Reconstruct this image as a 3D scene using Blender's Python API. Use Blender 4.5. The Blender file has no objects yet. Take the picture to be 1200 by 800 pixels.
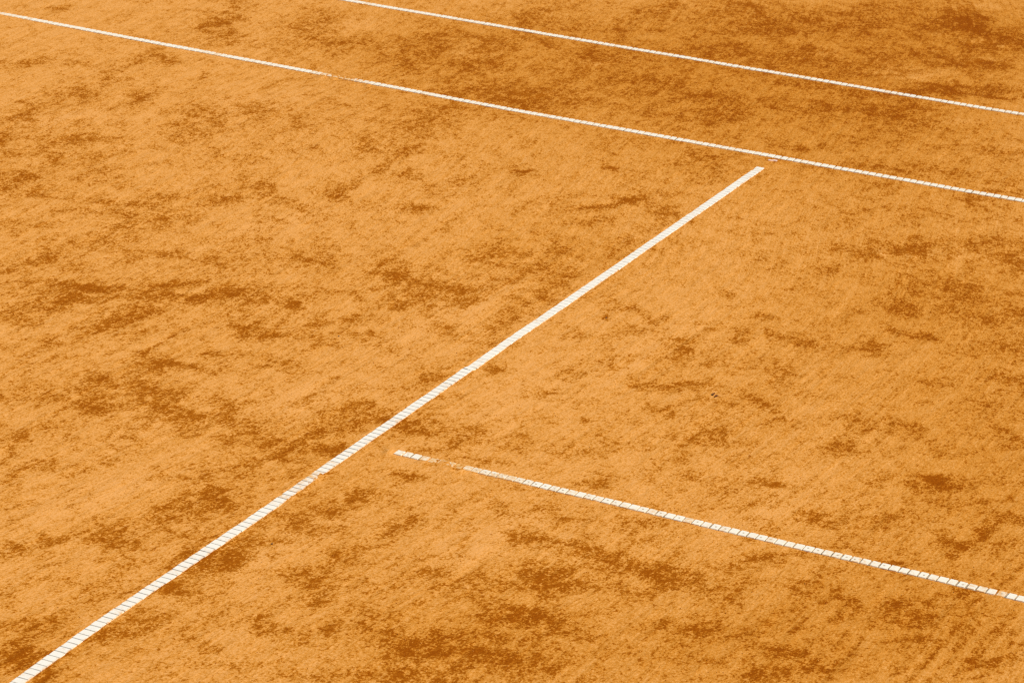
import bpy, bmesh, math, random
import numpy as np
from mathutils import Matrix, Vector

# ------------------------------------------------------------------ camera, sky, sun, exposure
scene = bpy.context.scene
col = scene.collection
CAM = Vector((-8.68957868, -4.5964716, 4.15786727))
RT = Vector((0.43636793, -0.89855735, 0.04666614))
UP = Vector((0.30169823, 0.19498224, 0.93325243))
FW = Vector((0.8476799, 0.39316233, -0.35617716))
cd = bpy.data.cameras.new('camera')
cam = bpy.data.objects.new('camera', cd)
col.objects.link(cam)
cd.sensor_width = 36.0
cd.lens = 3500.7391 / 1200 * 36.0
cd.clip_start = 0.1
cd.clip_end = 2000
m3 = Matrix((RT, UP, -FW)).transposed()
cam.matrix_world = Matrix.Translation(CAM) @ m3.to_4x4()
cd.dof.use_dof = True
cd.dof.focus_distance = 11.0
cd.dof.aperture_fstop = 10.0
scene.camera = cam

SUN_ELEV = math.radians(46)
SUN_AZ = Vector((-0.12, -0.99, 0)).normalized()          # ground direction towards the sun
world = bpy.data.worlds.new('World')
scene.world = world
world.use_nodes = True
wn = world.node_tree
sky = wn.nodes.new('ShaderNodeTexSky')
sky.sky_type = 'NISHITA'
sky.sun_disc = False
sky.sun_elevation = SUN_ELEV
sky.sun_rotation = math.atan2(SUN_AZ.x, SUN_AZ.y)
wn.links.new(sky.outputs[0], wn.nodes['Background'].inputs[0])
wn.nodes['Background'].inputs[1].default_value = 0.07
sl = bpy.data.lights.new('sun', 'SUN')
sl.energy = 4.6
sl.angle = math.radians(0.53)
sl.color = (1.0, 0.93, 0.80)
so = bpy.data.objects.new('sun', sl)
col.objects.link(so)
sd = Vector((SUN_AZ.x * math.cos(SUN_ELEV), SUN_AZ.y * math.cos(SUN_ELEV), math.sin(SUN_ELEV)))
so.rotation_euler = sd.to_track_quat('Z', 'Y').to_euler()
so.location = (0, -10, 12)
scene.view_settings.view_transform = 'Standard'
scene.view_settings.look = 'None'
scene.view_settings.gamma = 1.0
scene.view_settings.exposure = 0.29

# ------------------------------------------------------------------ measured marks and broad tone on the clay
# each entry: world x, world y, inverse covariance (xx, xy, yy) in 1/m2, strength
PATCH="3.429,3.785,93.84,43.62,172.7,0.8;3.542,3.544,150.5,41.79,60.06,0.4;3.136,3.299,18.6,4.539,469.8,0.6;3.626,3.344,18.08,-66.23,875,0.55;3.857,3.237,322,-276.3,418.8,0.6;3.198,2.980,90.41,-128,722.3,0.8;3.134,3.199,68.1,3.882,69.45,0.35;3.690,2.932,88.73,-293.7,1384,0.5;2.814,3.353,440.9,-781.7,1573,0.8;2.513,3.219,158.3,-301.2,836.3,0.7;2.291,3.136,274.2,-376.2,892.2,0.7;2.586,3.308,107.9,-39.38,483.6,0.7;2.451,2.881,226.8,118.6,270.1,0.8;2.238,2.841,96.76,-6.66,103.3,0.5;1.778,2.755,128.2,-121.3,281.5,0.7;1.881,2.758,192.2,-181.6,635.5,0.6;3.087,2.587,43.75,-24.81,91.57,0.5;2.840,2.506,266.9,-94.53,385.2,0.5;3.216,2.451,63.94,-37.23,73.48,0.5;3.367,2.185,79,-21.44,79.63,0.45;2.724,2.203,479.9,-42.05,124.6,0.5;2.633,1.990,724.2,-137.8,980.8,0.87;4.553,3.408,107.6,-140.9,257.7,0.8;4.860,3.434,73.47,-166.4,441.8,0.8;4.458,3.246,224.4,-155.4,415.5,0.7;4.384,4.238,333,9.115,354,0.725;5.146,3.040,80.62,19.4,182.1,0.4;4.722,2.880,52.53,-36.57,105.2,0.25;2.319,1.783,404.9,-268,398.8,0.7;2.216,1.614,409.7,-216.2,168.1,0.6;2.053,1.813,139.2,-64.74,363.9,0.7;1.994,2.048,403.5,38.39,400.5,0.5;2.426,1.451,187.4,-155.7,403.3,0.7;2.176,2.546,94.28,-49.44,139.7,0.35;1.680,2.198,104.6,15.68,94.04,0.5;1.722,2.558,235.9,-185.4,380,0.5;1.772,2.061,198.9,-79.33,280.8,0.6;1.727,1.860,305.5,-7.825,335.9,0.6;1.892,1.532,280.9,-127,451.7,0.6;2.081,1.331,384.9,-173.2,652.3,0.5;1.299,2.357,149.3,-33.85,171,0.4;2.959,1.860,993.4,-262.9,249,0.652;4.754,2.261,17.71,-6.5,45.22,0.45;5.058,2.267,80.68,-62.52,190.3,0.5;4.439,2.145,69.84,-24.88,123.9,0.35;4.659,1.890,176.5,-70.45,341,0.6;4.778,1.777,172,-68.1,340.9,0.45;5.052,1.986,33.79,-14.41,360.1,0.5;5.682,2.089,66.26,21.13,71.41,0.4;5.671,1.802,42.26,4.124,60.08,0.4;4.435,1.609,203.6,71.7,197,0.4;4.245,1.305,49.56,2.517,69.48,0.65;5.204,1.487,41.31,3.023,107.1,0.6;5.234,1.304,47.86,6.869,66.25,0.5;4.831,1.317,52.23,7.813,69.31,0.4;5.829,1.492,48.28,-65.68,181.8,0.5;6.265,1.503,71.22,-1.049,123,0.4;4.788,0.895,48.98,-6.281,90.38,0.5;5.012,1.062,120.5,45.37,123.8,0.4;3.812,1.721,79.49,19.65,82.54,0.5;4.161,1.735,110.9,2.049,150.8,0.4;3.498,1.627,155.5,-42.52,256.9,0.5;3.140,1.597,113.8,-11.71,159.6,0.55;3.184,0.910,772.6,108.5,939.3,1.3;3.151,1.003,317,63.61,353.9,0.45;3.188,1.109,1219,295.2,1281,0.87;3.516,1.048,75.94,-28.32,147.9,0.4;3.478,0.569,561.5,72.09,744.7,0.87;3.845,0.689,52.84,-10.69,98.69,0.35;2.847,1.047,67.87,41.76,391.7,0.55;2.828,1.320,237.4,-4.456,311.4,0.55;2.738,1.164,382.8,-1.274,501,0.5;2.982,0.369,183,322.1,796.8,1.09;3.081,0.308,321.7,293.2,1349,0.725;2.753,0.328,348.4,146.3,290.1,0.5;2.459,1.083,409.8,78.49,249.9,0.6;2.301,1.275,162.6,-140.6,261.7,0.4;2.964,0.612,91.83,7.065,122.2,0.3;3.067,0.135,102.2,-11.71,180.2,0.4;7.037,-0.026,34.36,-38.85,83.92,0.85;6.840,-0.211,36.78,-4.191,50.82,0.9;6.823,-0.337,51.55,-33.69,208.2,0.7;7.162,0.113,37.83,-43.62,187.5,0.7;6.774,0.184,53.54,-4.154,124.4,0.5;6.359,-0.218,41.86,10.51,67.83,0.65;6.366,-0.429,44.56,4.661,91.27,0.6;6.230,-0.094,107.5,31.44,158.9,0.4;7.048,0.427,34.67,6.473,59.11,0.4;6.604,0.572,37.59,6.792,61.14,0.5;5.983,0.540,29.84,-1.083,59.01,0.45;5.717,0.203,29.29,8.057,40.95,0.4;6.492,0.881,26.45,-2.261,54.18,0.45;6.642,1.143,58.83,21.43,69.85,0.4;5.711,0.921,47.66,-0.9634,85.68,0.4;6.052,0.155,50.89,-11.56,128.6,0.45;4.899,0.684,41.39,-10.09,87.95,0.5;5.827,-0.503,308.4,201.9,189.5,0.87;4.522,0.574,48.67,5.18,72.7,0.55;4.660,0.426,180.3,-46.89,397.3,0.5;5.354,0.304,250.5,20.01,21.7,0.55;5.018,-0.139,55.88,14.53,78.9,0.5;4.929,-0.392,39.66,3.501,73.05,0.45;4.619,-0.192,106.9,36.42,128.8,0.4;4.277,-0.035,216.1,136.2,308.6,0.6;4.831,-0.794,112.6,25.53,182.6,0.5;4.741,-0.928,126.5,-5.189,295.5,0.5;4.332,-0.846,139,-5.516,307.4,0.4;4.233,-0.586,200.2,51.07,55.87,0.6;3.961,-0.596,220.2,-24.06,481.6,0.4;3.710,-0.886,118.1,1.808,233.9,0.5;3.580,-0.627,1662,-550.4,4322,0.87;4.193,-1.097,129.7,52.08,151.1,0.5;3.954,-1.009,381,-111.5,1080,0.6;3.704,0.192,51.46,-36.72,149.3,0.4;3.855,0.319,83.41,-13.67,160.5,0.4;1.043,2.053,80.66,-73.46,698.2,0.7;1.434,1.995,21.16,1.968,187,0.5;0.812,2.062,306.3,-56.85,335.3,0.5;0.803,1.726,958.4,395.2,244.7,0.943;0.831,1.683,889.4,330.8,601,1.01;0.545,1.795,58.39,-48.86,362.7,0.6;0.550,1.698,91.2,-120.8,701.3,0.85;0.695,1.655,574.2,115.8,467,0.6;0.399,1.755,444.2,10.79,409.1,0.6;0.972,1.450,330.5,286.2,426.2,0.85;0.971,1.269,123.1,132.9,256,1;1.053,1.199,155.7,30.53,480.6,0.8;0.641,1.419,74.95,-51.51,259.6,0.9;0.612,1.341,55.44,82.02,932.9,0.7;0.484,1.416,85.23,195.5,1307,0.55;1.351,1.646,99.91,-28.28,607.2,0.6;1.237,1.762,481.9,-205.6,682.1,0.6;1.394,1.466,64.82,-23.28,362,0.6;1.408,1.310,485.8,101.9,437.1,0.5;0.759,0.906,416.1,111.3,189.2,0.85;0.848,0.978,413,27.42,424.9,0.5;1.104,1.030,146.4,13.3,150.1,0.45;1.100,0.910,1143,-52.94,1361,1.01;0.871,0.683,180.7,-15.06,224.6,0.5;1.581,1.145,219.4,27.5,224.8,0.5;1.658,1.086,178.6,-86.66,308.3,0.5;1.707,1.445,176.6,-90.35,293.1,0.5;0.296,1.101,371.8,-35.05,409.1,0.6;0.267,0.951,196.1,35.97,106,0.95;-0.002,1.098,127,-41.94,97.05,0.95;0.064,1.028,400.6,-31.6,427.5,0.5;0.248,1.475,97,-118.6,752.9,0.5;0.130,1.491,103.9,-35.28,1181,0.4;-0.247,1.048,183.5,5.159,170.8,0.7;-0.223,0.935,364.7,89.42,274.8,0.65;-0.316,1.279,524.4,112.6,390.8,0.7;-0.192,1.271,183.7,-56.94,218.2,0.5;-0.152,0.671,178.9,-71.1,130.5,0.8;-0.065,0.580,108.3,6.21,238.6,0.85;-0.098,0.814,239.9,-13.3,254,0.5;0.060,0.566,504.1,126.4,405.3,0.6;0.032,0.841,229.3,-140.3,368,0.5;-0.512,0.944,120.5,-5.867,118.1,0.5;-0.694,1.017,452.3,-252.8,615.4,0.7;-0.476,0.699,330.7,28.16,297,0.7;-0.543,1.140,480.6,-29.84,461,0.6;-0.073,0.397,298.2,-96.15,423.1,0.6;0.063,0.227,178,14.66,183.1,0.85;-0.173,0.233,255.7,-0.9836,279.8,0.85;-0.110,0.061,229.4,-49.99,317.6,0.85;-0.249,0.381,533.1,-127.6,695.4,0.7;0.541,0.721,619.1,-29.15,192.8,0.5;0.474,0.908,1371,-32.23,1489,0.87;0.493,0.599,472.7,49.71,472.4,0.4;0.392,0.388,112.1,-354.9,7112,0.87;0.170,1.597,454.3,-160,552,0.4;1.686,0.698,129.4,77.48,369.7,0.65;1.692,0.841,176.9,-83.02,316.7,0.4;1.615,0.562,151.4,9.908,88.99,0.6;1.554,0.432,127,33.43,119.6,0.5;1.433,0.526,181.1,22.81,197.9,0.55;1.315,0.744,744,-267.4,1203,0.6;1.300,0.549,1194,-194.3,1707,0.87;2.045,0.541,145.7,31.17,152,0.45;2.196,0.313,41.54,-4.174,64.29,0.5;1.808,0.325,127.3,16.36,148.4,0.4;1.710,0.103,46.64,-132,807.8,0.4;1.504,0.092,82.91,-169.9,862.7,0.5;1.588,0.198,268.8,-17.83,385.3,0.3;1.225,0.084,70.13,-163.6,1371,0.45;1.945,0.116,61.96,-145,801.1,0.5;2.500,0.052,86.96,-31.26,181.4,0.4;1.153,0.247,478.6,-13.61,370.9,0.8;1.068,0.639,129,-108.7,606.6,0.5;0.877,0.384,315.2,-154.6,568,0.5;0.955,0.501,1223,-8.004,1467,0.725;0.642,0.076,155.5,73.75,386.4,0.7;0.541,-0.066,721.4,221.9,606.7,0.7;0.350,-0.075,515.3,-231.3,928.6,0.5;0.258,0.177,122.2,-42.77,192.5,0.7;0.228,0.072,145.8,-0.617,172.1,0.8;0.201,-0.066,245.4,-53.38,181.8,0.95;0.257,-0.124,910.3,221.6,283.1,0.7;0.304,-0.273,364.9,92.15,334,0.6;1.810,-0.233,639.1,-15.08,563.1,0.8;1.603,-0.361,165.3,38.55,701.8,0.75;1.768,-0.401,388.7,-20.96,624.3,0.6;1.653,-0.208,2756,-784.9,5219,1.16;1.403,-0.173,535.3,237.4,389.6,0.6;1.920,-0.127,306.4,102.3,287.1,0.4;1.521,-0.580,142,-89.26,370.4,0.6;1.212,-0.389,455.8,-15.95,674.4,0.5;1.019,-0.351,295.7,72.9,298.7,0.5;0.792,-0.350,515.4,-12.16,713.8,0.6;1.048,-0.622,486.1,-1.77,713.7,0.8;1.109,-0.719,1116,518.4,789,0.87;0.908,-0.079,1132,385.4,940.5,0.725;0.296,-0.483,271.8,-70.22,456.5,0.6;0.146,-0.318,154.1,5.452,184.6,0.5;0.343,-0.630,375.5,104.2,349.4,0.5;0.879,-0.800,354,21.46,489.5,0.5;0.618,-0.588,3395,158.3,4453,0.725;3.166,-0.951,101.1,66.7,184.9,0.8;3.060,-0.851,259.9,45.27,390.9,0.5;3.348,-1.163,134.3,95.08,242.5,0.6;3.375,-1.367,54.37,-26.12,186.1,0.65;2.998,-0.697,434.1,-7.453,803.3,0.5;2.411,-1.191,243.5,-111.8,305.4,0.65;2.589,-1.148,94.32,17.17,141.6,0.35;2.313,-1.041,534,24.08,920.1,0.6;2.822,-1.219,117.6,6.207,219.3,0.45;2.780,-1.345,140.7,60.99,137.1,0.45;2.558,-1.562,99.72,19.49,159.2,0.55;2.163,-1.366,1205,-25.44,419.7,1.01;2.134,-1.250,942,283.9,1126,0.87;2.222,-1.666,649.8,44.02,276.8,0.6;2.558,-1.380,127.9,10.27,232.1,0.4;1.987,-0.775,283.2,-65.72,597.6,0.65;1.819,-0.658,241.9,62.38,273.7,0.55;1.817,-1.004,835.8,-211.9,373.5,0.9;1.833,-0.890,1006,-617.3,782,0.7;1.479,-0.634,657.7,15.66,983,0.7;1.712,-0.756,1008,269.2,1128,0.725;1.875,-1.180,182.5,61.94,195,0.5;1.958,-1.257,991.2,301.4,1159,0.87;2.652,-0.671,266.6,96.37,273.8,0.4;2.612,-0.473,236.7,-71.68,530.4,0.45;2.183,-0.491,533.8,-7.961,873.1,0.55;1.490,-1.004,637,138.8,786.2,0.7;1.348,-1.060,313.8,23.64,472.2,0.45;1.670,-1.531,278,91.48,315.3,0.55;1.904,-1.765,482.1,-183.2,1470,0.7;1.888,-1.856,440.6,-28.96,1008,0.6;1.431,-0.779,380.2,143,339.8,0.4;1.187,-0.809,397.6,185.9,283.2,0.45;1.148,-1.051,886.9,-46.31,641.3,0.85;1.166,-1.361,728.8,186.4,871.1,0.65;1.025,-1.184,272.2,-14.52,474.2,0.5;0.712,-1.083,350.8,-227.6,571.4,0.75;0.781,-1.028,588.7,-82.77,1057,0.5;1.120,-1.518,226.2,-56.85,529,0.75;1.173,-1.649,160.3,6.632,282.3,0.7;1.585,-1.881,136.3,33.69,193,0.7;1.292,-1.987,195.2,36.43,305.3,0.6;0.893,-1.533,406.1,-30.65,776.1,0.6;0.851,-1.467,551.8,55.19,829.8,0.6;1.072,-1.862,347.3,125.1,366.7,0.4;-0.729,0.692,368.6,22.16,726.2,0.75;-0.909,0.868,145,-67.72,423.3,0.65;-0.771,0.857,613.8,189.6,405.3,0.5;-0.499,0.352,281.6,-0.4984,289.7,0.55;-0.670,0.214,317.4,-127.1,456.5,0.85;-0.388,0.246,273.8,0.8416,289.1,0.6;-0.814,0.244,140.3,73.2,283.1,0.65;-0.924,0.225,327.8,8.16,317.3,0.5;-0.735,0.091,381.5,52.98,341,0.5;-1.127,0.296,276.4,55.04,350.2,0.8;-1.081,0.375,895.2,-15.61,863.8,0.6;-1.278,0.477,211.5,101.8,1037,0.85;-1.363,0.576,776.8,-414.3,1027,0.8;-1.089,0.726,693.9,221.6,441.2,0.4;-1.015,0.503,587.6,3.406,548.5,0.3;-1.460,0.160,634.3,511.9,1980,0.6;-1.518,0.315,1466,261.8,1098,0.5;-1.667,0.357,747.6,31.62,630.4,0.6;-1.052,0.047,102.6,29.05,730.7,0.5;-1.057,-0.069,144.1,-21.6,365.6,0.9;-1.149,-0.044,432.6,-94.42,532.6,0.6;-0.715,-0.178,169.2,-43.35,234.2,0.8;-0.586,-0.188,538.3,26.11,567.9,0.5;-0.903,-0.092,792.2,152.5,666.5,0.4;-1.380,-0.053,726.1,4.435,705.8,0.8;-1.752,0.172,420,264.8,738.3,0.65;-1.876,0.150,160.8,99.59,445.7,0.6;-2.036,0.086,268.6,-53.16,278.2,0.9;-1.970,0.085,407.4,-9.339,366,0.7;-2.059,-0.037,603.2,-99.18,620.1,0.85;-1.768,-0.027,102.3,76.94,811.8,0.5;-1.687,-0.082,321.7,203.8,566.1,0.65;-1.087,-0.389,352.3,55.66,316.6,0.7;-1.181,-0.474,621,-168.9,869.3,0.7;-1.410,-0.390,470.4,-79.94,181.5,0.65;-1.434,-0.465,1000,231.6,787.6,0.5;-1.467,-0.239,1081,54.02,1023,0.55;-1.627,-0.260,332.2,56.35,268.7,0.5;-1.733,-0.416,576.1,117.1,450.3,0.45;-1.711,-0.507,828.2,95.08,737,0.4;-1.646,-0.721,465.6,61.23,424.9,0.7;-1.345,-0.612,562.4,-224.4,877.1,0.5;-0.186,-0.287,213.1,113.1,470,0.8;-0.429,-0.200,751,5.455,847,0.65;-0.210,-0.564,1235,-183,1794,0.65;-0.237,-0.643,626,-219.1,1100,0.7;-0.599,-0.456,125.5,-17.49,653.9,0.8;-0.457,-0.462,528,36.63,579.7,0.5;-0.874,-0.428,129.2,1.061,485,0.7;-1.032,-0.515,667.4,23.13,715.5,0.6;-0.850,-0.714,264.7,49.24,248.8,0.6;-0.402,-0.851,490.3,-20.29,227.1,0.8;-0.378,-0.981,874.2,123.5,213.6,0.8;-0.433,-1.147,289.6,15.08,136.6,0.95;-0.437,-1.302,455.8,-100.9,135.9,0.95;-0.454,-1.385,627.5,-23.83,944.6,0.7;-0.180,-0.842,335.8,-90.95,581.7,0.7;-0.111,-1.113,318.5,-50.79,534.4,0.6;0.108,-0.855,379.6,328.7,822.2,0.7;-0.227,-1.226,1182,163.2,1412,0.6;-0.654,-1.034,275.3,-31.65,185.6,0.75;-0.777,-1.016,289.6,9.437,354.7,0.6;-0.686,-1.079,239.7,-15.73,336.8,0.75;-0.773,-0.876,459.5,-191.1,836.9,0.55;-0.885,-0.840,634.5,75.36,664.9,0.5;-0.625,-1.203,404.5,24.54,102.8,0.55;-0.993,-1.075,391.6,106,123.2,0.85;-0.935,-1.136,617.2,203.3,486.3,0.7;-1.330,-0.918,336.9,41.2,336.5,0.8;-1.211,-0.945,664,212.8,500.1,0.6;-1.280,-0.832,411.2,53.52,402.7,0.6;-1.257,-1.203,400,121.9,320.1,0.75;-1.286,-1.101,506.1,183.8,355.8,0.6;-1.262,-1.030,496.1,178.1,349.6,0.6;-1.534,-0.908,408.8,153.7,265.7,0.65;-1.004,-1.287,491.8,125.8,449.3,0.6;-0.816,-1.481,678.7,86.18,807.1,0.8;-0.912,-1.609,555.5,-308.2,1338,0.6;-1.280,-1.329,397.5,157.2,269.1,0.5;-1.335,-0.742,176.8,-93.44,313,0.4;-1.115,-1.104,452.2,-48.9,631.5,0.5;-1.014,-1.495,669.7,236.7,525.8,0.45;-1.439,-1.120,698.6,332.5,374.9,0.5;0.361,-1.119,963.3,106.2,1254,0.65;0.442,-1.362,1895,324.7,291.2,0.943;0.308,-1.287,1598,655.2,1254,0.725;0.661,-1.712,504.7,561.2,1819,0.65;0.769,-1.913,234.7,23.83,388.4,0.95;0.727,-1.817,981.2,-25.91,1869,0.7;0.282,-1.613,470.6,51.49,676.5,0.8;0.251,-1.696,727.4,-18.3,1269,0.5;0.245,-1.404,3207,-1076,7103,0.87;0.403,-1.849,629.6,195.1,685.6,0.75;0.351,-1.898,620.4,273.7,491.3,0.5;0.634,-1.989,572.9,255.2,469.9,0.6;0.487,-2.159,346.2,376.3,1753,0.85;0.612,-2.227,442.1,101.3,631.2,0.8;0.294,-2.109,676.6,-265.6,557.4,0.85;0.340,-2.235,491.7,91.14,737.3,0.65;0.084,-1.794,483,149.4,501.6,0.55;-0.102,-1.621,1238,1455,2211,0.797;0.046,-1.988,1434,1417,2056,1.01;-0.097,-2.213,888.8,899,1189,0.9;-0.005,-2.006,771.2,144,1044,0.6;-0.405,-1.440,260.3,-96.56,553.6,0.75;-0.248,-1.572,247.1,-89.52,551.5,0.55;-0.481,-1.620,573.7,173.7,545.4,0.65;-0.282,-1.765,558.9,134.6,629.5,0.8;-0.299,-1.918,820.5,-260.1,419.2,0.8;-0.160,-1.778,793.4,130.2,1035,0.5;-0.250,-2.119,337.6,53.05,479.4,0.75;-0.340,-2.207,343.9,84.4,422.4,0.7;-0.443,-1.956,1669,-475.9,3788,0.8;-0.496,-2.203,1353,659,869.3,0.75;-0.697,-1.620,402.6,-24.88,639.8,0.7;-0.772,-1.894,733.7,31.69,1088,0.7;-0.735,-1.922,989.5,192.9,1182,0.6;-0.795,-2.002,537.3,63.77,733.7,0.85;-0.949,-1.879,403.1,113.9,395.7,0.9;-0.685,-1.731,1009,17.74,1500,0.6;-0.518,-2.461,656.2,242.9,632.3,0.9;-0.423,-2.528,922.2,345.5,902.4,0.65;-0.322,-2.525,699.2,-40.71,1509,0.5;-0.255,-2.463,859.4,316.3,861.3,0.5;-0.585,-2.482,945.8,444.1,666.6,0.6;-0.675,-2.278,973.6,347.8,913.1,0.5;0.904,-0.995,17.41,274.4,4.71e+04,0.29;0.756,-0.988,69.91,1330,4.559e+04,0.261;0.997,-1.446,213.5,-3175,5.205e+04,0.435;1.180,-1.430,242.2,-3134,5.056e+04,0.29;2.317,-1.726,828.6,-2687,8908,0.5;2.072,-1.776,981,-4493,2.158e+04,0.6;0.743,1.890,4986,2245,1061,0.87;0.525,1.131,35.1,-171.8,1.276e+04,0.87;0.398,1.243,131.7,-1344,1.859e+04,0.725;-0.469,-2.362,58.38,1108,3.283e+04,0.87;-0.491,-2.416,70.99,1286,3.327e+04,0.87;-0.521,-2.310,62.09,1389,4.731e+04,0.725;-0.408,-2.440,99,1926,4.736e+04,0.725;-0.556,-2.083,81.14,1574,3.795e+04,0.652;-0.612,-1.876,103.1,1867,4.034e+04,0.58;0.398,-2.172,330.7,2838,2.888e+04,0.725;0.108,-2.339,330.3,3006,3.282e+04,0.725;5.780,-0.463,658.8,517.5,427.3,0.87;5.608,-0.300,1371,709.8,440.7,0.58;4.695,2.917,1348,-2357,4151,0.4;4.642,2.845,1350,-2373,4198,0.35;4.708,2.841,1915,-3384,6016,0.4;4.613,2.742,1927,-3425,6122,0.35;4.801,2.770,1859,-3332,6015,0.35;4.618,2.592,2945,-5328,9708,0.3;4.968,2.983,77.97,167.1,1141,0.725;4.695,2.685,619.3,353.5,418.7,0.435;3.830,-1.108,1084,-4150,1.614e+04,0.4;3.973,-1.104,953.4,-3868,1.586e+04,0.4;4.057,-1.118,930.8,-3801,1.574e+04,0.35;4.014,-1.164,918.5,-3801,1.59e+04,0.35;1.827,0.295,22.37,342.7,7555,0.507;1.972,0.848,12.35,-170.3,7455,0.507;2.830,1.475,40.52,-590.4,9685,0.507;2.620,1.449,39.31,-597.2,9964,0.507;2.373,1.487,51.98,-738.6,1.164e+04,0.435;1.242,1.373,78.56,-945.2,1.244e+04,0.58;0.446,1.509,81.02,-795.8,8718,0.58;0.091,1.388,116.9,-1227,1.457e+04,0.507;5.148,1.708,2619,-4906,9275,0.4;5.179,2.099,1300,-101.6,204.8,0.58;5.303,1.781,2161,-1430,1066,0.58;6.547,0.651,33.31,18.9,27.74,0.5;7.022,0.621,75.52,50.28,50.15,0.4;6.150,1.049,35.46,17.33,33.05,0.4;5.688,0.525,70.6,44.31,46.89,0.4;5.576,1.110,70.09,35.86,59.42,0.4;5.489,-0.156,116.5,69.12,85.39,0.35;5.112,-0.015,107.1,27.91,23.82,0.4;4.881,0.446,108.6,28.02,23.63,0.4;4.448,0.680,118.6,28.25,30.91,0.4;4.223,1.647,115.6,26.25,28.94,0.35;4.471,1.294,160.2,40.56,33.46,0.4;4.744,2.559,54.97,21.27,48.74,0.3;4.405,3.032,80.54,22.67,75.95,0.35;6.237,1.697,122.2,80.47,78.32,0.35"
TONE="6.800,-0.004,0.7761,-0.1816,2.153,0.8;5.847,0.731,0.6366,-0.07067,1.297,0.6;4.897,-0.092,1.051,0.1678,1.679,0.6;5.155,1.415,0.9546,-0.0931,1.64,0.5;3.904,-0.780,2.047,0.4218,3.142,0.3;2.579,-1.226,2.191,0.2666,3.643,0.5;-0.252,-2.235,2.79,0.2036,4.653,0.5;-0.766,-1.849,4.975,1.17,5.429,0.5;4.780,2.224,1.716,-0.7382,3.257,0.35;1.360,-1.868,1.656,-2.444,9.513,0.3;1.509,-1.312,1.87,-0.2517,3.86,0.2;-1.182,-1.049,7.071,1.374,6.672,0.45;2.316,0.330,4.924,-0.5253,7.738,0.3;-1.980,0.047,22.24,-2.551,21.83,0.3;3.651,0.734,2.269,-0.5672,4.296,0.15;0.970,-1.991,2.326,-1.632,8.763,0.35;-0.326,0.076,6.384,-2.643,9.983,0.15"  # broad darkening: damper clay plus light falloff painted into the colour
SCUFF="3.033,-0.892,2434,-1906,3428,1;3.079,-1.000,1695,-1250,1938,1;6.743,0.075,595.1,163.4,921.1,0.8;6.716,-0.129,696.4,134,279.7,0.8;6.710,-0.300,666.9,25.89,1483,0.9;6.367,-0.287,270.8,165.3,204.9,0.6;5.963,0.053,166.4,-149.4,222.5,0.7;5.989,0.445,204.9,-53.21,502.9,0.6;5.886,-0.091,166.2,96.43,131,0.6;5.094,1.388,298.5,160.1,228.9,0.6;4.894,2.007,63.28,-23.17,120,0.4;5.168,-0.534,378.5,172.4,397.7,0.4;5.021,2.761,98.46,39.91,86.16,0.3;7.476,0.063,205.4,133.1,150.5,0.6;4.396,1.400,338.5,206,210.8,0.5;1.439,0.336,7.082,-2.244,151.8,0.3;1.537,-0.519,8.536,16.67,255.2,0.2;-0.269,0.706,27.29,50.03,267.4,0.3;0.258,0.410,34.6,28.21,81.95,0.4;-0.905,-0.190,16.61,19.7,361.3,0.3;-0.565,-0.741,15.55,18.48,243.2,0.25;3.162,-1.146,366.9,199.9,263.7,0.4;1.983,1.437,29.01,33.61,92.91,0.3;0.646,-0.279,6.698,1.6,106.6,0.2;0.209,-1.469,31.79,51.68,183.6,0.2;-0.868,0.531,35.41,64.26,305.4,0.3;3.461,2.477,22.91,32.74,98.36,0.25;2.730,3.029,68.87,64.9,113.2,0.35"
BURY="-0.246,-0.008,5489,-5546,1.264e+04,0.4;-0.340,-0.013,635.7,-362.5,1.127e+04,0.75;-0.476,-0.016,217.5,143.8,1.312e+04,0.6;-0.397,-0.018,527.7,-180.8,1.329e+04,0.6;-0.025,-0.334,830.8,-295.9,807.5,0.95;-0.018,-0.401,996.4,-704.8,1831,0.9;-0.040,-0.267,4557,-1131,3208,0.9;0.004,-0.265,4493,-1127,3188,0.7;-0.028,-0.456,5748,-1044,3298,0.7;-0.019,-0.113,1819,-1891,4490,1;4.043,2.432,1885,-1974,4499,0.9;4.048,2.371,1205,-761.9,2360,1.1;4.089,2.340,4474,27.5,112.5,1;4.000,2.281,4586,27.61,138.2,1;4.024,2.168,2323,-2805,6203,0.9;4.070,4.340,4106,-68.79,225.3,0.9;4.151,4.407,5786,-99.07,302.4,0.8;-0.000,-2.358,2310,-2042,9906,1;3.929,-0.000,961.5,-1452,4395,0.6;0.030,-2.323,7156,-1759,1.858e+04,0.6;-0.551,-0.018,1125,-679.6,1.695e+04,0.7;-0.691,-0.033,1178,-677.5,1.738e+04,0.5;0.924,0.027,3221,-402,4675,0.6;4.102,4.416,2948,-2784,5025,0.8;4.161,4.304,5950,-336.3,685,0.5"

rng0 = np.random.default_rng(3)
def parse(s):
    return [tuple(map(float, t.split(','))) for t in s.split(';')]

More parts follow.
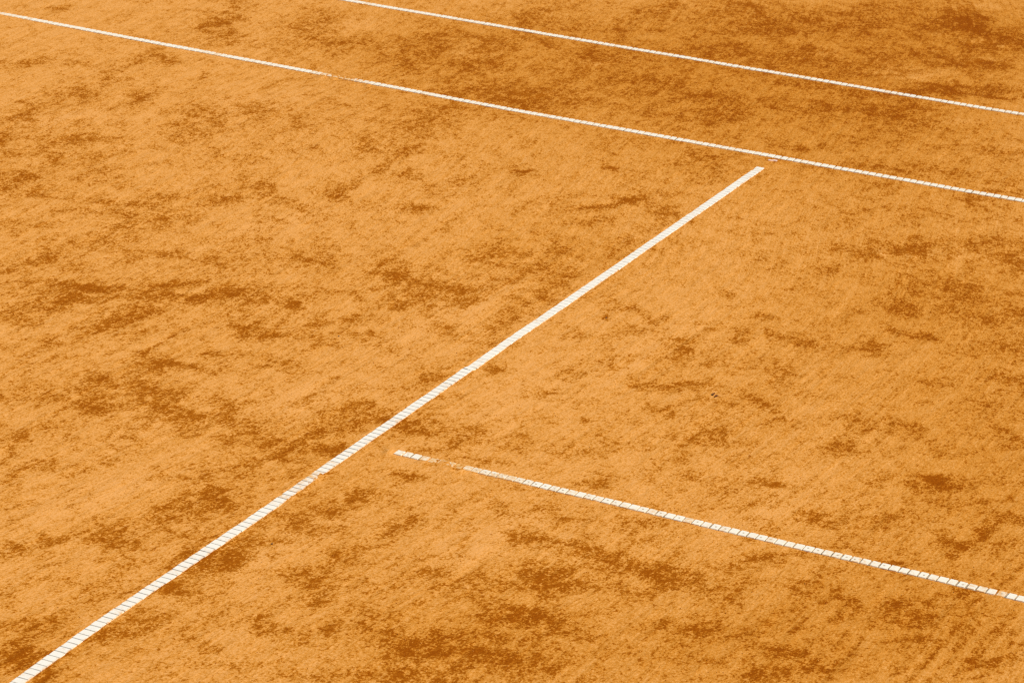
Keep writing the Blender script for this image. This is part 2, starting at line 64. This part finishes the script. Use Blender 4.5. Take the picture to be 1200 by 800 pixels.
# ------------------------------------------------------------------ numpy value noise
def hash2(ix, iy, seed):
    h = (ix.astype(np.int64) * 374761393 + iy.astype(np.int64) * 668265263 + seed * 982451653) & 0xFFFFFFFF
    h = ((h ^ (h >> 13)) * 1274126177) & 0xFFFFFFFF
    h = h ^ (h >> 16)
    return (h & 0xFFFFFF) / float(0xFFFFFF)
def vnoise(x, y, seed=0):
    ix = np.floor(x); iy = np.floor(y)
    fx = x - ix; fy = y - iy
    fx = fx * fx * (3 - 2 * fx); fy = fy * fy * (3 - 2 * fy)
    a = hash2(ix, iy, seed); b = hash2(ix + 1, iy, seed); c = hash2(ix, iy + 1, seed); d = hash2(ix + 1, iy + 1, seed)
    return (a + (b - a) * fx) * (1 - fy) + (c + (d - c) * fx) * fy
def fbm(x, y, n=4, seed=0):
    s = 0; a = .5; t = 0
    for i in range(n):
        s = s + a * vnoise(x, y, seed + i * 17); t += a
        x = x * 2.03 + 11.3; y = y * 2.03 - 7.1; a *= .55
    return s / t

# ------------------------------------------------------------------ materials
class NT:
    def __init__(s, name):
        s.m = bpy.data.materials.new(name); s.m.use_nodes = True
        s.t = s.m.node_tree; s.n = s.t.nodes; s.b = s.n['Principled BSDF']
    def node(s, typ, **kw):
        o = s.n.new(typ)
        for k, v in kw.items(): setattr(o, k, v)
        return o
    def link(s, a, b): s.t.links.new(a, b)
    def put(s, sock, v):
        if isinstance(v, (int, float)): sock.default_value = v
        elif isinstance(v, tuple): sock.default_value = v
        else: s.link(v, sock)
    def math(s, op, a, b=0.0, c=0.0, clamp=False):
        o = s.node('ShaderNodeMath', operation=op, use_clamp=clamp)
        for i, v in enumerate((a, b, c)): s.put(o.inputs[i], v)
        return o.outputs[0]
    def mix(s, f, a, b, mode='MIX'):
        o = s.node('ShaderNodeMix', data_type='RGBA', blend_type=mode)
        s.put(o.inputs[0], f); s.put(o.inputs[6], a); s.put(o.inputs[7], b)
        return o.outputs[2]
    def maprange(s, v, a, b, c=0.0, d=1.0, smooth=True):
        o = s.node('ShaderNodeMapRange', interpolation_type='SMOOTHSTEP' if smooth else 'LINEAR')
        s.put(o.inputs[0], v)
        for i, q in enumerate((a, b, c, d)): s.put(o.inputs[i + 1], q)
        return o.outputs[0]
    def pos(s, scale=(1, 1, 1), rot=0.0, loc=(0, 0, 0)):
        g = s.node('ShaderNodeNewGeometry')
        mp = s.node('ShaderNodeMapping')
        mp.inputs['Scale'].default_value = scale; mp.inputs['Rotation'].default_value = (0, 0, rot); mp.inputs['Location'].default_value = loc
        s.link(g.outputs['Position'], mp.inputs[0])
        return mp.outputs[0]
    def noise(s, vec, scale, detail=4, rough=.6, dist=0.0):
        o = s.node('ShaderNodeTexNoise', noise_dimensions='3D')
        s.link(vec, o.inputs['Vector'])
        for k, v in (('Scale', scale), ('Detail', detail), ('Roughness', rough), ('Distortion', dist)): o.inputs[k].default_value = v
        return o.outputs[0]
    def attr(s, name):
        return s.node('ShaderNodeAttribute', attribute_name=name).outputs['Fac']
    def bump(s, h, dist, strength=1.0, normal=None):
        o = s.node('ShaderNodeBump')
        o.inputs['Strength'].default_value = strength; o.inputs['Distance'].default_value = dist
        s.link(h, o.inputs['Height'])
        if normal is not None: s.link(normal, o.inputs['Normal'])
        return o.outputs[0]

CLAY_DRY = (0.570, 0.256, 0.058)
CLAY_WET = (0.225, 0.052, 0.0007)         # the same clay soaked: albedo falls off as a power law of moisture
def moist(g, depth):
    cc = g.node('ShaderNodeCombineXYZ')
    for i in range(3):
        g.link(g.math('MULTIPLY', g.math('POWER', CLAY_WET[i] / CLAY_DRY[i], depth), CLAY_DRY[i]), cc.inputs[i])
    return cc.outputs[0]
def clay_colour(g, patch, tone, scuff, halo, lane):
    """dry dusty clay over darker damp clay that shows through in ragged specks"""
    geo = g.node('ShaderNodeNewGeometry')
    sp = g.node('ShaderNodeSeparateXYZ'); g.link(geo.outputs['Position'], sp.inputs[0])
    def lanes(fx, fy, z=0.0):
        cc = g.node('ShaderNodeCombineXYZ')
        g.link(g.math('MULTIPLY', sp.outputs[0], fx), cc.inputs[0]); g.link(g.math('MULTIPLY', lane, fy), cc.inputs[1]); cc.inputs[2].default_value = z
        return cc.outputs[0]
    n1 = g.noise(lanes(.85, 1.0), 8.5, 10, .66, .5)
    n2 = g.noise(lanes(.80, 1.0, 3), 52.0, 5, .72, .3)
    n3 = g.noise(lanes(.75, 1.0, 7), 22.0, 6, .70, .6)
    n4 = g.noise(lanes(.9, 1.0, 9), 115.0, 3, .7)
    drag = g.noise(lanes(1.5, 42.0), 1.0, 5, .62)
    fine = g.noise(lanes(3.0, 150.0, 2), 1.0, 3, .6)
    zone = g.noise(lanes(.6, 1.0, 5), 1.5, 4, .55)
    v = g.math('MULTIPLY', patch, 0.70)
    v = g.math('MULTIPLY_ADD', tone, 0.14, v)
    v = g.math('MULTIPLY_ADD', halo, 0.24, v)
    for n, k in ((zone, .9), (n1, 2.1), (n2, 2.9), (n3, 2.2), (n4, 2.9), (drag, .50)):
        v = g.math('ADD', v, g.math('MULTIPLY_ADD', n, k, -k / 2))
    v = g.math('ADD', v, -0.15)
    mask = g.maprange(v, 0.03, 0.80)
    soft = g.maprange(v, -0.75, 0.60, -0.03, 0.22, False)
    d = g.math('MULTIPLY_ADD', mask, 0.57, soft)
    d = g.math('MULTIPLY_ADD', tone, 0.25, d)  # broad tone deepens the colour, painted light falloff included
    d = g.math('MULTIPLY_ADD', g.math('MULTIPLY', patch, mask), 0.11, d)
    d = g.math('ADD', d, g.math('MULTIPLY_ADD', drag, 0.22, -0.11))
    d = g.math('ADD', d, g.math('MULTIPLY_ADD', fine, 0.24, -0.12))
    gr = g.noise(lanes(.8, 1.0, 1), 115.0, 4, .8)
    gr2 = g.noise(g.pos((1, 1, 1), 0, (3, 1, 0)), 400.0, 2, .8)
    d = g.math('ADD', d, g.math('MULTIPLY_ADD', gr, -1.2, 0.60))
    d = g.math('ADD', d, g.math('MULTIPLY_ADD', gr2, -0.60, 0.30))
    d = g.math('SUBTRACT', d, g.math('MULTIPLY', scuff, g.maprange(n2, .35, .6, .10, .42)))
    d = g.math('ADD', d, -0.045)
    d = g.math('MINIMUM', g.math('MAXIMUM', d, -0.10), 1.05)
    return moist(g, d), n1, n2, gr, drag, mask

def make_clay():
    g = NT('clay_court')
    c, n1, n2, gr, drag, mask = clay_colour(g, g.attr('patch'), g.attr('tone'), g.attr('scuff'), g.attr('halo'), g.attr('lane'))
    g.link(c, g.b.inputs['Base Color'])
    g.b.inputs['Roughness'].default_value = 0.95
    g.b.inputs['Specular IOR Level'].default_value = 0.03
    n = g.bump(drag, 0.004, 0.35)
    n = g.bump(n2, 0.005, 0.40, n)
    n = g.bump(gr, 0.003, 0.5, n)
    g.link(n, g.b.inputs['Normal'])
    return g.m

def make_grit():
    g = NT('clay_grit')
    n = g.noise(g.pos(), 40.0, 2, .6)
    c = g.mix(g.maprange(n, .35, .65), (0.30, 0.09, 0.006, 1), (0.56, 0.25, 0.05, 1))
    g.link(c, g.b.inputs['Base Color']); g.b.inputs['Roughness'].default_value = .95
    g.b.inputs['Specular IOR Level'].default_value = 0.1
    return g.m

def make_tape(name, base, dust_amount, side):
    """white line plastic with clay dust rubbed into it"""
    g = NT(name)
    n = g.noise(g.pos(), 85.0, 6, .72)
    big = g.noise(g.pos(), 6.0, 3, .6)
    oi = g.node('ShaderNodeAttribute', attribute_type='OBJECT', attribute_name='dust')
    r = oi.outputs['Fac']
    d = g.math('ADD', g.math('ADD', n, r), g.math('MULTIPLY_ADD', big, .5, -.25))
    tc = g.node('ShaderNodeTexCoord'); sp = g.node('ShaderNodeSeparateXYZ'); g.link(tc.outputs['Object'], sp.inputs[0])
    edge = g.maprange(g.math('ABSOLUTE', sp.outputs[1]), side * .62, side * 1.02, 0.0, .16)
    d = g.math('ADD', d, edge)
    f = g.maprange(d, .50 - dust_amount, .95 - dust_amount)
    c = g.mix(f, base, (0.60, 0.33, 0.10, 1))
    g.link(c, g.b.inputs['Base Color'])
    g.b.inputs['Roughness'].default_value = 0.6
    g.b.inputs['Specular IOR Level'].default_value = 0.25
    g.link(g.bump(n, 0.001, .4), g.b.inputs['Normal'])
    return g.m

def make_plain(name, colour, rough=.8, var=.25, scale=200):
    g = NT(name)
    n = g.noise(g.pos(), scale, 4, .6)
    c2 = tuple(v * (1 - var) for v in colour[:3]) + (1,)
    g.link(g.mix(g.maprange(n, .3, .7), colour, c2), g.b.inputs['Base Color'])
    g.b.inputs['Roughness'].default_value = rough
    return g.m

M_CLAY = make_clay()
M_GRIT = make_grit()
M_WHITE = make_tape('white_line_plastic', (0.69, 0.66, 0.59, 1), 0.0, 0.020)
M_SIDE = make_tape('dusty_white_line_plastic', (0.68, 0.64, 0.55, 1), 0.03, 0.022)
M_WORN = make_tape('worn_line_plastic', (0.69, 0.65, 0.55, 1), 0.06, 0.021)
M_BASE = make_plain('grimy_tape_backing', (0.48, 0.36, 0.24, 1), .9, .65, 34)
M_NAIL = make_plain('dull_nail_metal', (0.50, 0.40, 0.28, 1), .6, .3)
M_PINK = make_plain('stained_plastic', (0.80, 0.60, 0.50, 1), .6, .2)
M_LEAF = make_plain('dry_leaf', (0.26, 0.065, 0.015, 1), .8, .4)
M_STONE = make_plain('dark_pebble', (0.10, 0.035, 0.012, 1), .8, .3)

# ------------------------------------------------------------------ the clay sheet
def axis(lo, hi, step, far):
    core = list(np.arange(lo, hi + step / 2, step))
    out = []; d = step; v = hi
    while v < far:
        d *= 1.22; v += d; out.append(v)
    pre = []; d = step; v = lo
    while v > -far:
        d *= 1.22; v -= d; pre.append(v)
    return np.array(pre[::-1] + core + out)
gx = axis(-2.6, 8.3, 0.011, 260)
gy = axis(-3.0, 5.0, 0.010, 260)
GX, GY = np.meshgrid(gx, gy)
def accumulate(entries, soft=False, warp=0.0, widen=1.0):
    A = np.zeros_like(GX)
    for (x, y, a, b, c, s) in entries:
        a, b, c = a / widen, b / widen, c / widen
        # extent of the ellipse at q = 7
        det = a * c - b * b
        rx = math.sqrt(7 * c / det); ry = math.sqrt(7 * a / det)
        i0, i1 = np.searchsorted(gx, [x - rx, x + rx]); j0, j1 = np.searchsorted(gy, [y - ry, y + ry])
        if i1 <= i0 or j1 <= j0: continue
        X = GX[j0:j1, i0:i1]; Y = GY[j0:j1, i0:i1]
        dx = X - x; dy = Y - y
        if warp:
            sc = min(rx, ry)
            dx = dx + (vnoise(X / sc * 2.2, Y / sc * 2.2, 5) - .5) * sc * warp
            dy = dy + (vnoise(X / sc * 2.2 + 40, Y / sc * 2.2, 9) - .5) * sc * warp
        q = a * dx * dx + 2 * b * dx * dy + c * dy * dy
        w = s * np.exp(-q * (.8 if soft else .55))
        V = A[j0:j1, i0:i1]
        A[j0:j1, i0:i1] = V + w * (1 - np.clip(V, 0, 1)) if not soft else 1 - (1 - V) * (1 - w)
    return np.clip(A, 0, 1.3)
patch = accumulate(parse(PATCH), warp=.8)
# outside the measured area the same kind of patches go on
inside = (np.clip((GX + 2.6) * 2, 0, 1) * np.clip((8.3 - GX) * 2, 0, 1) * np.clip((GY + 3.0) * 2, 0, 1) * np.clip((5 - GY) * 2, 0, 1))
more = np.clip((fbm(GX * 1.3, GY * 2.0, 4, 77) - .52) * 5, 0, .9)
patch = patch * 1.0 + more * (1 - inside)
halo = accumulate([e[:5] + (e[5] * .5,) for e in parse(PATCH)], soft=True, widen=4.5)
halo = halo + (.4 - halo) * (1 - inside)
tone = accumulate(parse(TONE), soft=True)
# sideways coordinate that follows the sweep of the drag mat
lane = GY - 0.022 * GX ** 2 + 0.22 * (fbm(GX * .55 + 3, GY * .55, 2, 61) - .5) + 0.02 * GX
lane += 0.06 * np.sin(GX * 1.1 + GY * .7)
scuff = accumulate(parse(SCUFF), warp=.5)
bury = accumulate(parse(BURY), warp=.4)

H = (fbm(GX * 1.1, GY * 1.4, 3, 3) - .5) * 0.006
H += (fbm(GX * 7, GY * 16, 3, 21) - .5) * 0.0022
H += (vnoise(GX * 5, GY * 55, 31) - .5) * 0.0012 * (.4 + vnoise(GX * .8, GY * .8, 37))       # drag mat ridges
H += (vnoise(GX * 60, GY * 60, 41) - .5) * 0.0010
H += -0.0012 * np.clip(patch, 0, 1) + 0.0030 * scuff
base_h = (fbm(GX * 1.1, GY * 1.4, 3, 3) - .5) * 0.006

# ------------------------------------------------------------------ where the line strips run (world paths of their middle)
W_SIDE = 0.044; W_SERV = 0.0385; W_CENT = 0.040
PITCH = 0.0335
SINGLES = [(-6.0, 4.108), (-1.21, 4.101), (-0.72, 4.092), (0.57, 4.079), (1.38, 4.068), (2.2, 4.076), (2.85, 4.087), (3.78, 4.098), (4.43, 4.107), (8.0, 4.12)]
DOUBLES = [(-6.0, 5.50), (-0.79, 5.478), (-0.53, 5.469), (0.58, 5.460), (2.05, 5.4515), (2.84, 5.4548), (3.1, 5.4537), (8.0, 5.46)]
CENTRE = [(-5.5, 0.0), (-2.44, 0.002), (-2.09, 0.0048), (-1.55, 0.0012), (-1.17, -0.0017), (-0.79, -0.0040), (-0.59, -0.0030), (-0.13, -0.012)]
SERVICE = [(-4.1, -0.01), (-2.14, -0.0040), (-1.82, 0.0024), (-1.63, 0.0046), (-0.75, -0.0015), (-0.28, 0.0005), (0.36, 0.0012), (0.80, 0.0022), (0.845, 0.0018), (0.86, -0.0040), (0.95, -0.0005), (1.22, 0.0010), (3.23, 0.001), (3.89, 0.0005)]
def pathf(P):
    a = np.array(P)
    return lambda t: float(np.interp(t, a[:, 0], a[:, 1]))

def flatten(mask_d, half):
    """ground is pressed flat under a strip"""
    return np.clip((half + 0.02 - mask_d) / 0.02, 0, 1)
fl = np.zeros_like(GX)
for P, half, along in ((SINGLES, W_SIDE / 2, 'y'), (DOUBLES, W_SIDE / 2, 'y'), (CENTRE, W_CENT / 2, 'y'), (SERVICE, W_SERV / 2, 'x')):
    a = np.array(P)
    if along == 'y':
        d = np.abs(GX - np.interp(GY, a[:, 0], a[:, 1])); ok = (GY >= a[0, 0]) & (GY <= a[-1, 0])
    else:
        d = np.abs(GY - np.interp(GX, a[:, 0], a[:, 1])); ok = (GX >= a[0, 0]) & (GX <= a[-1, 0])
    fl = np.maximum(fl, flatten(d, half) * ok)
H = H * (1 - fl) + (base_h - 0.0010) * fl
# clay banked unevenly along the strip edges
H += np.clip(fl * (1 - fl) * 4, 0, 1) * np.clip(vnoise(GX * 22, GY * 22, 71) * .7 + rng0.random(GX.shape) * .5 - .45, 0, 1) * 0.006
# loose clay swept over the strips
bn = rng0.random(GX.shape) * .6 + .4 * vnoise(GX * 40, GY * 40, 51)
H += np.clip(bury * 1.2 - .3 + (bn - .5) * 1.0, 0, 1) * np.clip(bury * 3, 0, 1) * 0.0062
DUSTY = bury

def ground_h(x, y):
    i = min(max(int(np.searchsorted(gx, x)), 0), len(gx) - 1); j = min(max(int(np.searchsorted(gy, y)), 0), len(gy) - 1)
    return float(base_h[j, i])

ny, nx = GX.shape
co = np.stack([GX, GY, H], -1).reshape(-1, 3).astype(np.float32)
idx = np.arange(nx * ny).reshape(ny, nx)
quads = np.stack([idx[:-1, :-1], idx[:-1, 1:], idx[1:, 1:], idx[1:, :-1]], -1).reshape(-1, 4).astype(np.int32)
me = bpy.data.meshes.new('clay_ground')
me.vertices.add(len(co)); me.vertices.foreach_set('co', co.ravel())
me.loops.add(quads.size); me.loops.foreach_set('vertex_index', quads.ravel())
me.polygons.add(len(quads)); me.polygons.foreach_set('loop_start', np.arange(0, quads.size, 4, dtype=np.int32))
me.update(calc_edges=True)
me.polygons.foreach_set('use_smooth', np.ones(len(quads), dtype=bool))
for nm, arr in (('patch', patch), ('tone', tone), ('scuff', scuff), ('halo', halo), ('lane', lane)):
    at = me.attributes.new(nm, 'FLOAT', 'POINT'); at.data.foreach_set('value', arr.ravel().astype(np.float32))
me.materials.append(M_CLAY)
ground = bpy.data.objects.new('clay_ground', me)
ground['kind'] = 'structure'
col.objects.link(ground)

# ------------------------------------------------------------------ loose grit lying on the clay
rng = np.random.default_rng(7)
N = 22000
px = rng.uniform(-2.5, 8.0, N * 3); py = rng.uniform(-2.9, 4.9, N * 3)
keep = vnoise(px * 2.2, py * 3.5, 91) + .3 * rng.random(N * 3) > .62
px = px[keep][:N]; py = py[keep][:N]; N = len(px)
ii = np.clip(np.searchsorted(gx, px), 0, nx - 1); jj = np.clip(np.searchsorted(gy, py), 0, ny - 1)
pz = H[jj, ii]
ok = fl[jj, ii] < .05
px, py, pz = px[ok], py[ok], pz[ok]; N = len(px)
r = 0.0009 + 0.0018 * rng.random(N) ** 3.0
octa = np.array([(1, 0, 0), (0, 1, 0), (-1, 0, 0), (0, -1, 0), (0, 0, 1), (0, 0, -1)], float)
jit = 1 + .5 * (rng.random((N, 6, 1)) - .5)
ang = rng.uniform(0, 6.28, N); ca, sa = np.cos(ang), np.sin(ang)
V = octa[None] * jit * r[:, None, None] * np.array([1.15, .9, .8])
VX = V[..., 0] * ca[:, None] - V[..., 1] * sa[:, None] + px[:, None]
VY = V[..., 0] * sa[:, None] + V[..., 1] * ca[:, None] + py[:, None]
VZ = V[..., 2] + pz[:, None] + r[:, None] * .35
vv = np.stack([VX, VY, VZ], -1).reshape(-1, 3).astype(np.float32)
tri = np.array([(0, 1, 4), (1, 2, 4), (2, 3, 4), (3, 0, 4), (1, 0, 5), (2, 1, 5), (3, 2, 5), (0, 3, 5)])
tt = (tri[None] + (np.arange(N) * 6)[:, None, None]).reshape(-1).astype(np.int32)
gm = bpy.data.meshes.new('clay_grit')
gm.vertices.add(len(vv)); gm.vertices.foreach_set('co', vv.ravel())
gm.loops.add(len(tt)); gm.loops.foreach_set('vertex_index', tt)
gm.polygons.add(len(tt) // 3); gm.polygons.foreach_set('loop_start', np.arange(0, len(tt), 3, dtype=np.int32))
gm.update(calc_edges=True)
gm.materials.append(M_GRIT)
grit = bpy.data.objects.new('clay_grit', gm)
grit['kind'] = 'stuff'
grit['label'] = 'loose orange clay grit scattered over the tennis court surface'
grit['category'] = 'grit'
col.objects.link(grit)

# ------------------------------------------------------------------ line strips
def link(name, me, mat=None, parent=None):
    if mat is not None and not me.materials: me.materials.append(mat)
    o = bpy.data.objects.new(name, me); col.objects.link(o)
    if parent is not None: o.parent = parent
    return o
def box_bm(bm, sx, sy, z0, z1, cx=0, cy=0, inset=0.0, rot=0.0):
    vs = []
    c, s = math.cos(rot), math.sin(rot)
    for z, k in ((z0, 0), (z1, inset)):
        for (ax, ay) in ((-1, -1), (1, -1), (1, 1), (-1, 1)):
            x = ax * (sx / 2 - k); y = ay * (sy / 2 - k)
            vs.append(bm.verts.new((cx + x * c - y * s, cy + x * s + y * c, z)))
    for f in ((3, 2, 1, 0), (4, 5, 6, 7), (0, 1, 5, 4), (1, 2, 6, 5), (2, 3, 7, 6), (3, 0, 4, 7)):
        bm.faces.new([vs[i] for i in f])
def tile_mesh(name, length, width, mat, seed):
    """one raised bar of the ribbed strip, edges worn round and slightly uneven"""
    rnd = random.Random(seed)
    bm = bmesh.new()
    box_bm(bm, length, width, -0.0010, 0.0030, inset=0.0005)
    for v in bm.verts:
        if v.co.z > 0:
            v.co.z += rnd.uniform(-.0002, .0002)
        v.co.x += rnd.uniform(-.0003, .0003); v.co.y += rnd.uniform(-.0006, .0006)
    m = bpy.data.meshes.new(name); bm.to_mesh(m); bm.free(); m.materials.append(mat)
    return m

def dust_at(x, y):
    i = int(np.searchsorted(gx, x)); j = int(np.searchsorted(gy, y)); return float(min(1, bury[max(0, j - 1):j + 1, max(0, i - 1):i + 1].max()))

def line_strip(name, label, P, along, width, t0, t1, vis, groove, mat, phase=0.0, nails=True, group=None, wob=0.0006):
    f = pathf(P)
    tm = (vis[0] + vis[1]) / 2
    bx, by = (f(tm), tm) if along == 'y' else (tm, f(tm))
    bz = ground_h(bx, by)
    root = bpy.data.objects.new(name, None); col.objects.link(root)
    root.empty_display_size = .2
    root.location = (bx, by, bz)
    root['label'] = label; root['category'] = 'line strip'
    if group: root['group'] = group
    def P3(t, off=0.0, z=0.0):
        x, y = (f(t) + off, t) if along == 'y' else (t, f(t) + off)
        return Vector((x - bx, y - by, ground_h(x, y) - bz + z))
    # backing tape, follows the ground
    ts = np.arange(t0, t1 + 1e-6, PITCH)
    bm = bmesh.new(); prev = None
    hw = width / 2 - 0.0006
    for t in ts:
        r4 = [bm.verts.new(P3(t, o, z)) for o, z in ((-hw, -0.002), (-hw, 0.0004), (hw, 0.0004), (hw, -0.002))]
        if prev:
            for i in range(3):
                bm.faces.new((prev[i], prev[i + 1], r4[i + 1], r4[i]))
        else: bm.faces.new(r4)
        prev = r4
    bm.faces.new(prev[::-1])
    bmesh.ops.recalc_face_normals(bm, faces=bm.faces)
    m = bpy.data.meshes.new('backing'); bm.to_mesh(m); bm.free()
    link('backing', m, M_BASE, root)
    meshes = [tile_mesh('bar', PITCH - groove * (.65, 1.25, .9, 1.1)[k], width, mat, 11 + k) for k in range(4)]
    tight = [tile_mesh('bar', PITCH - (.0016, .0028, .0022, .0020)[k], width, mat, 31 + k) for k in range(4)] if along == 'x' else meshes      # the newer length of strip has closer bars
    rnd = random.Random(name + label)
    out = bmesh.new(); anyout = False
    nb = bmesh.new(); k = 0
    t = t0 + phase
    while t < t1:
        d = Vector(P3(t + .01)) - Vector(P3(t - .01))
        a = math.atan2(d.y, d.x)
        pos = P3(t, rnd.uniform(-wob, wob))
        if vis[0] < t < vis[1]:
            o = link('bar', (tight if t > .86 else meshes)[rnd.randrange(4)], None, root)
            o.location = pos; o.rotation_euler = (rnd.uniform(-.01, .01), rnd.uniform(-.01, .01), a + rnd.uniform(-.006, .006))
            o['dust'] = float(max(-.1, rnd.gauss(0, .07 if nails else .035)) + dust_at(pos.x + bx, pos.y + by) * .30)
            if nails:
                q = (pos.x + rnd.uniform(-.003, .003), pos.y + rnd.uniform(-.003, .003))
                if rnd.random() < .4:
                    bmesh.ops.create_circle(nb, cap_ends=True, segments=8, radius=.0036,
                        matrix=Matrix.Translation((q[0], q[1], pos.z + 0.0036)))
        else:
            anyout = True
            box_bm(out, PITCH - groove, width, pos.z - .001, pos.z + .003, pos.x, pos.y, .0005, a)
        t += PITCH; k += 1
    if anyout:
        m = bpy.data.meshes.new('bar_run'); out.to_mesh(m)
        o = link('bar_run', m, mat, root); o['kind'] = 'stuff'
    out.free()
    if nails:
        m = bpy.data.meshes.new('nail_heads'); nb.to_mesh(m)
        o = link('nail_heads', m, M_NAIL, root); o['kind'] = 'stuff'
    nb.free()
    return root

line_strip('court_line', 'white ribbed sideline strip nearest the top of the photo, the farther of two parallel lines',
           DOUBLES, 'y', W_SIDE, -5.5, 7.5, (-1.1, 3.4), 0.0070, M_SIDE, nails=False)
line_strip('court_line', 'long white ribbed sideline strip just beyond the free end of the diagonal line',
           SINGLES, 'y', W_SIDE, -5.5, 7.5, (-1.5, 4.8), 0.0072, M_SIDE, nails=False)
line_strip('court_line', 'wide white ribbed strip running diagonally from lower left up to the sideline',
           SERVICE, 'x', W_SERV, -4.05, 3.89, (-2.5, 4.0), 0.0040, M_WHITE, phase=.01, nails=False, wob=.0009)
line_strip('court_line', 'dusty white strip of nailed bars starting beside the diagonal line and running off right',
           CENTRE, 'y', W_CENT, -5.3, -0.15, (-2.8, 0), 0.0062, M_WORN, phase=.02, nails=True)

# ------------------------------------------------------------------ small things on the clay
def surf(x, y):
    i = int(np.searchsorted(gx, x)); j = int(np.searchsorted(gy, y)); return float(H[j, i])
def tagged(name, me, mat, loc, label, cat, rz=0, group=None):
    o = link(name, me, mat); o.location = loc; o.rotation_euler = (0, 0, rz)
    o['label'] = label; o['category'] = cat
    if group: o['group'] = group
    return o
# broken strip piece beside the sideline
bm = bmesh.new()
pts = [(-.021, -.003), (-.008, -.0055), (.004, -.004), (.020, -.006), (.022, .004), (.006, .0055), (-.006, .004), (-.019, .005)]
top = [bm.verts.new((x, y, .0035 + .001 * math.sin(x * 300))) for x, y in pts]; bot = [bm.verts.new((x, y, -.001)) for x, y in pts]
bm.faces.new(top); bm.faces.new(bot[::-1])
for i in range(8): bm.faces.new((top[i], bot[i], bot[(i + 1) % 8], top[(i + 1) % 8]))
bmesh.ops.recalc_face_normals(bm, faces=bm.faces)
m = bpy.data.meshes.new('strip_fragment'); bm.to_mesh(m); bm.free()
tagged('strip_fragment', m, M_PINK, (4.018, -0.006, surf(4.018, -.006) + .001), 'pale pinkish broken sliver of line strip between the diagonal line end and the sideline', 'fragment', math.radians(-73))
# dried leaf, two curled lobes
def leaf(bm, cx, cy, L, Wd, rot, curl):
    rows = []
    for i in range(7):
        u = i / 6; w = Wd * math.sin(math.pi * min(.97, max(.03, u))) ** .8
        r = []
        for j in range(5):
            v = (j - 2) / 2
            x = (u - .5) * L; y = v * w; z = .002 + curl * v * v + .002 * math.sin(u * 3.1)
            c, s = math.cos(rot), math.sin(rot)
            r.append(bm.verts.new((cx + x * c - y * s, cy + x * s + y * c, z)))
        rows.append(r)
    for a, b in zip(rows, rows[1:]):
        for j in range(4): bm.faces.new((a[j], a[j + 1], b[j + 1], b[j]))
bm = bmesh.new()
leaf(bm, .006, .008, .017, .0055, .3, .004)
leaf(bm, -.006, -.009, .017, .005, -.5, .003)
bmesh.ops.solidify(bm, geom=bm.faces[:], thickness=.0006)
m = bpy.data.meshes.new('dry_leaf'); bm.to_mesh(m); bm.free()
tagged('dry_leaf', m, M_LEAF, (1.106, -.905, surf(1.106, -.905)), 'tiny dark red-brown curled dry leaf lying alone on the clay right of the diagonal line', 'leaf')
def pebble(r, seed):
    rnd = random.Random(seed); bm = bmesh.new()
    bmesh.ops.create_icosphere(bm, subdivisions=2, radius=r)
    for v in bm.verts: v.co *= rnd.uniform(.8, 1.15); v.co.z *= .7
    m = bpy.data.meshes.new('pebble'); bm.to_mesh(m); bm.free(); return m
tagged('pebble', pebble(0.0035, 0), M_STONE, (-0.907, -0.155, surf(-0.907, -0.155) + .002), 'tiny black pebble on bare clay just below the diagonal line', 'pebble')
tagged('pebble', pebble(0.003, 1), M_STONE, (0.887, 0.589, surf(0.887, 0.589) + .002), 'tiny dark pebble on the clay left of the diagonal line', 'pebble')
tagged('pebble', pebble(0.0035, 2), M_STONE, (1.654, -0.210, surf(1.654, -0.210) + .002), 'tiny brown pebble just right of the middle of the diagonal line', 'pebble')
scene.cycles.use_denoising = False
scene.cycles.filter_width = 1.25
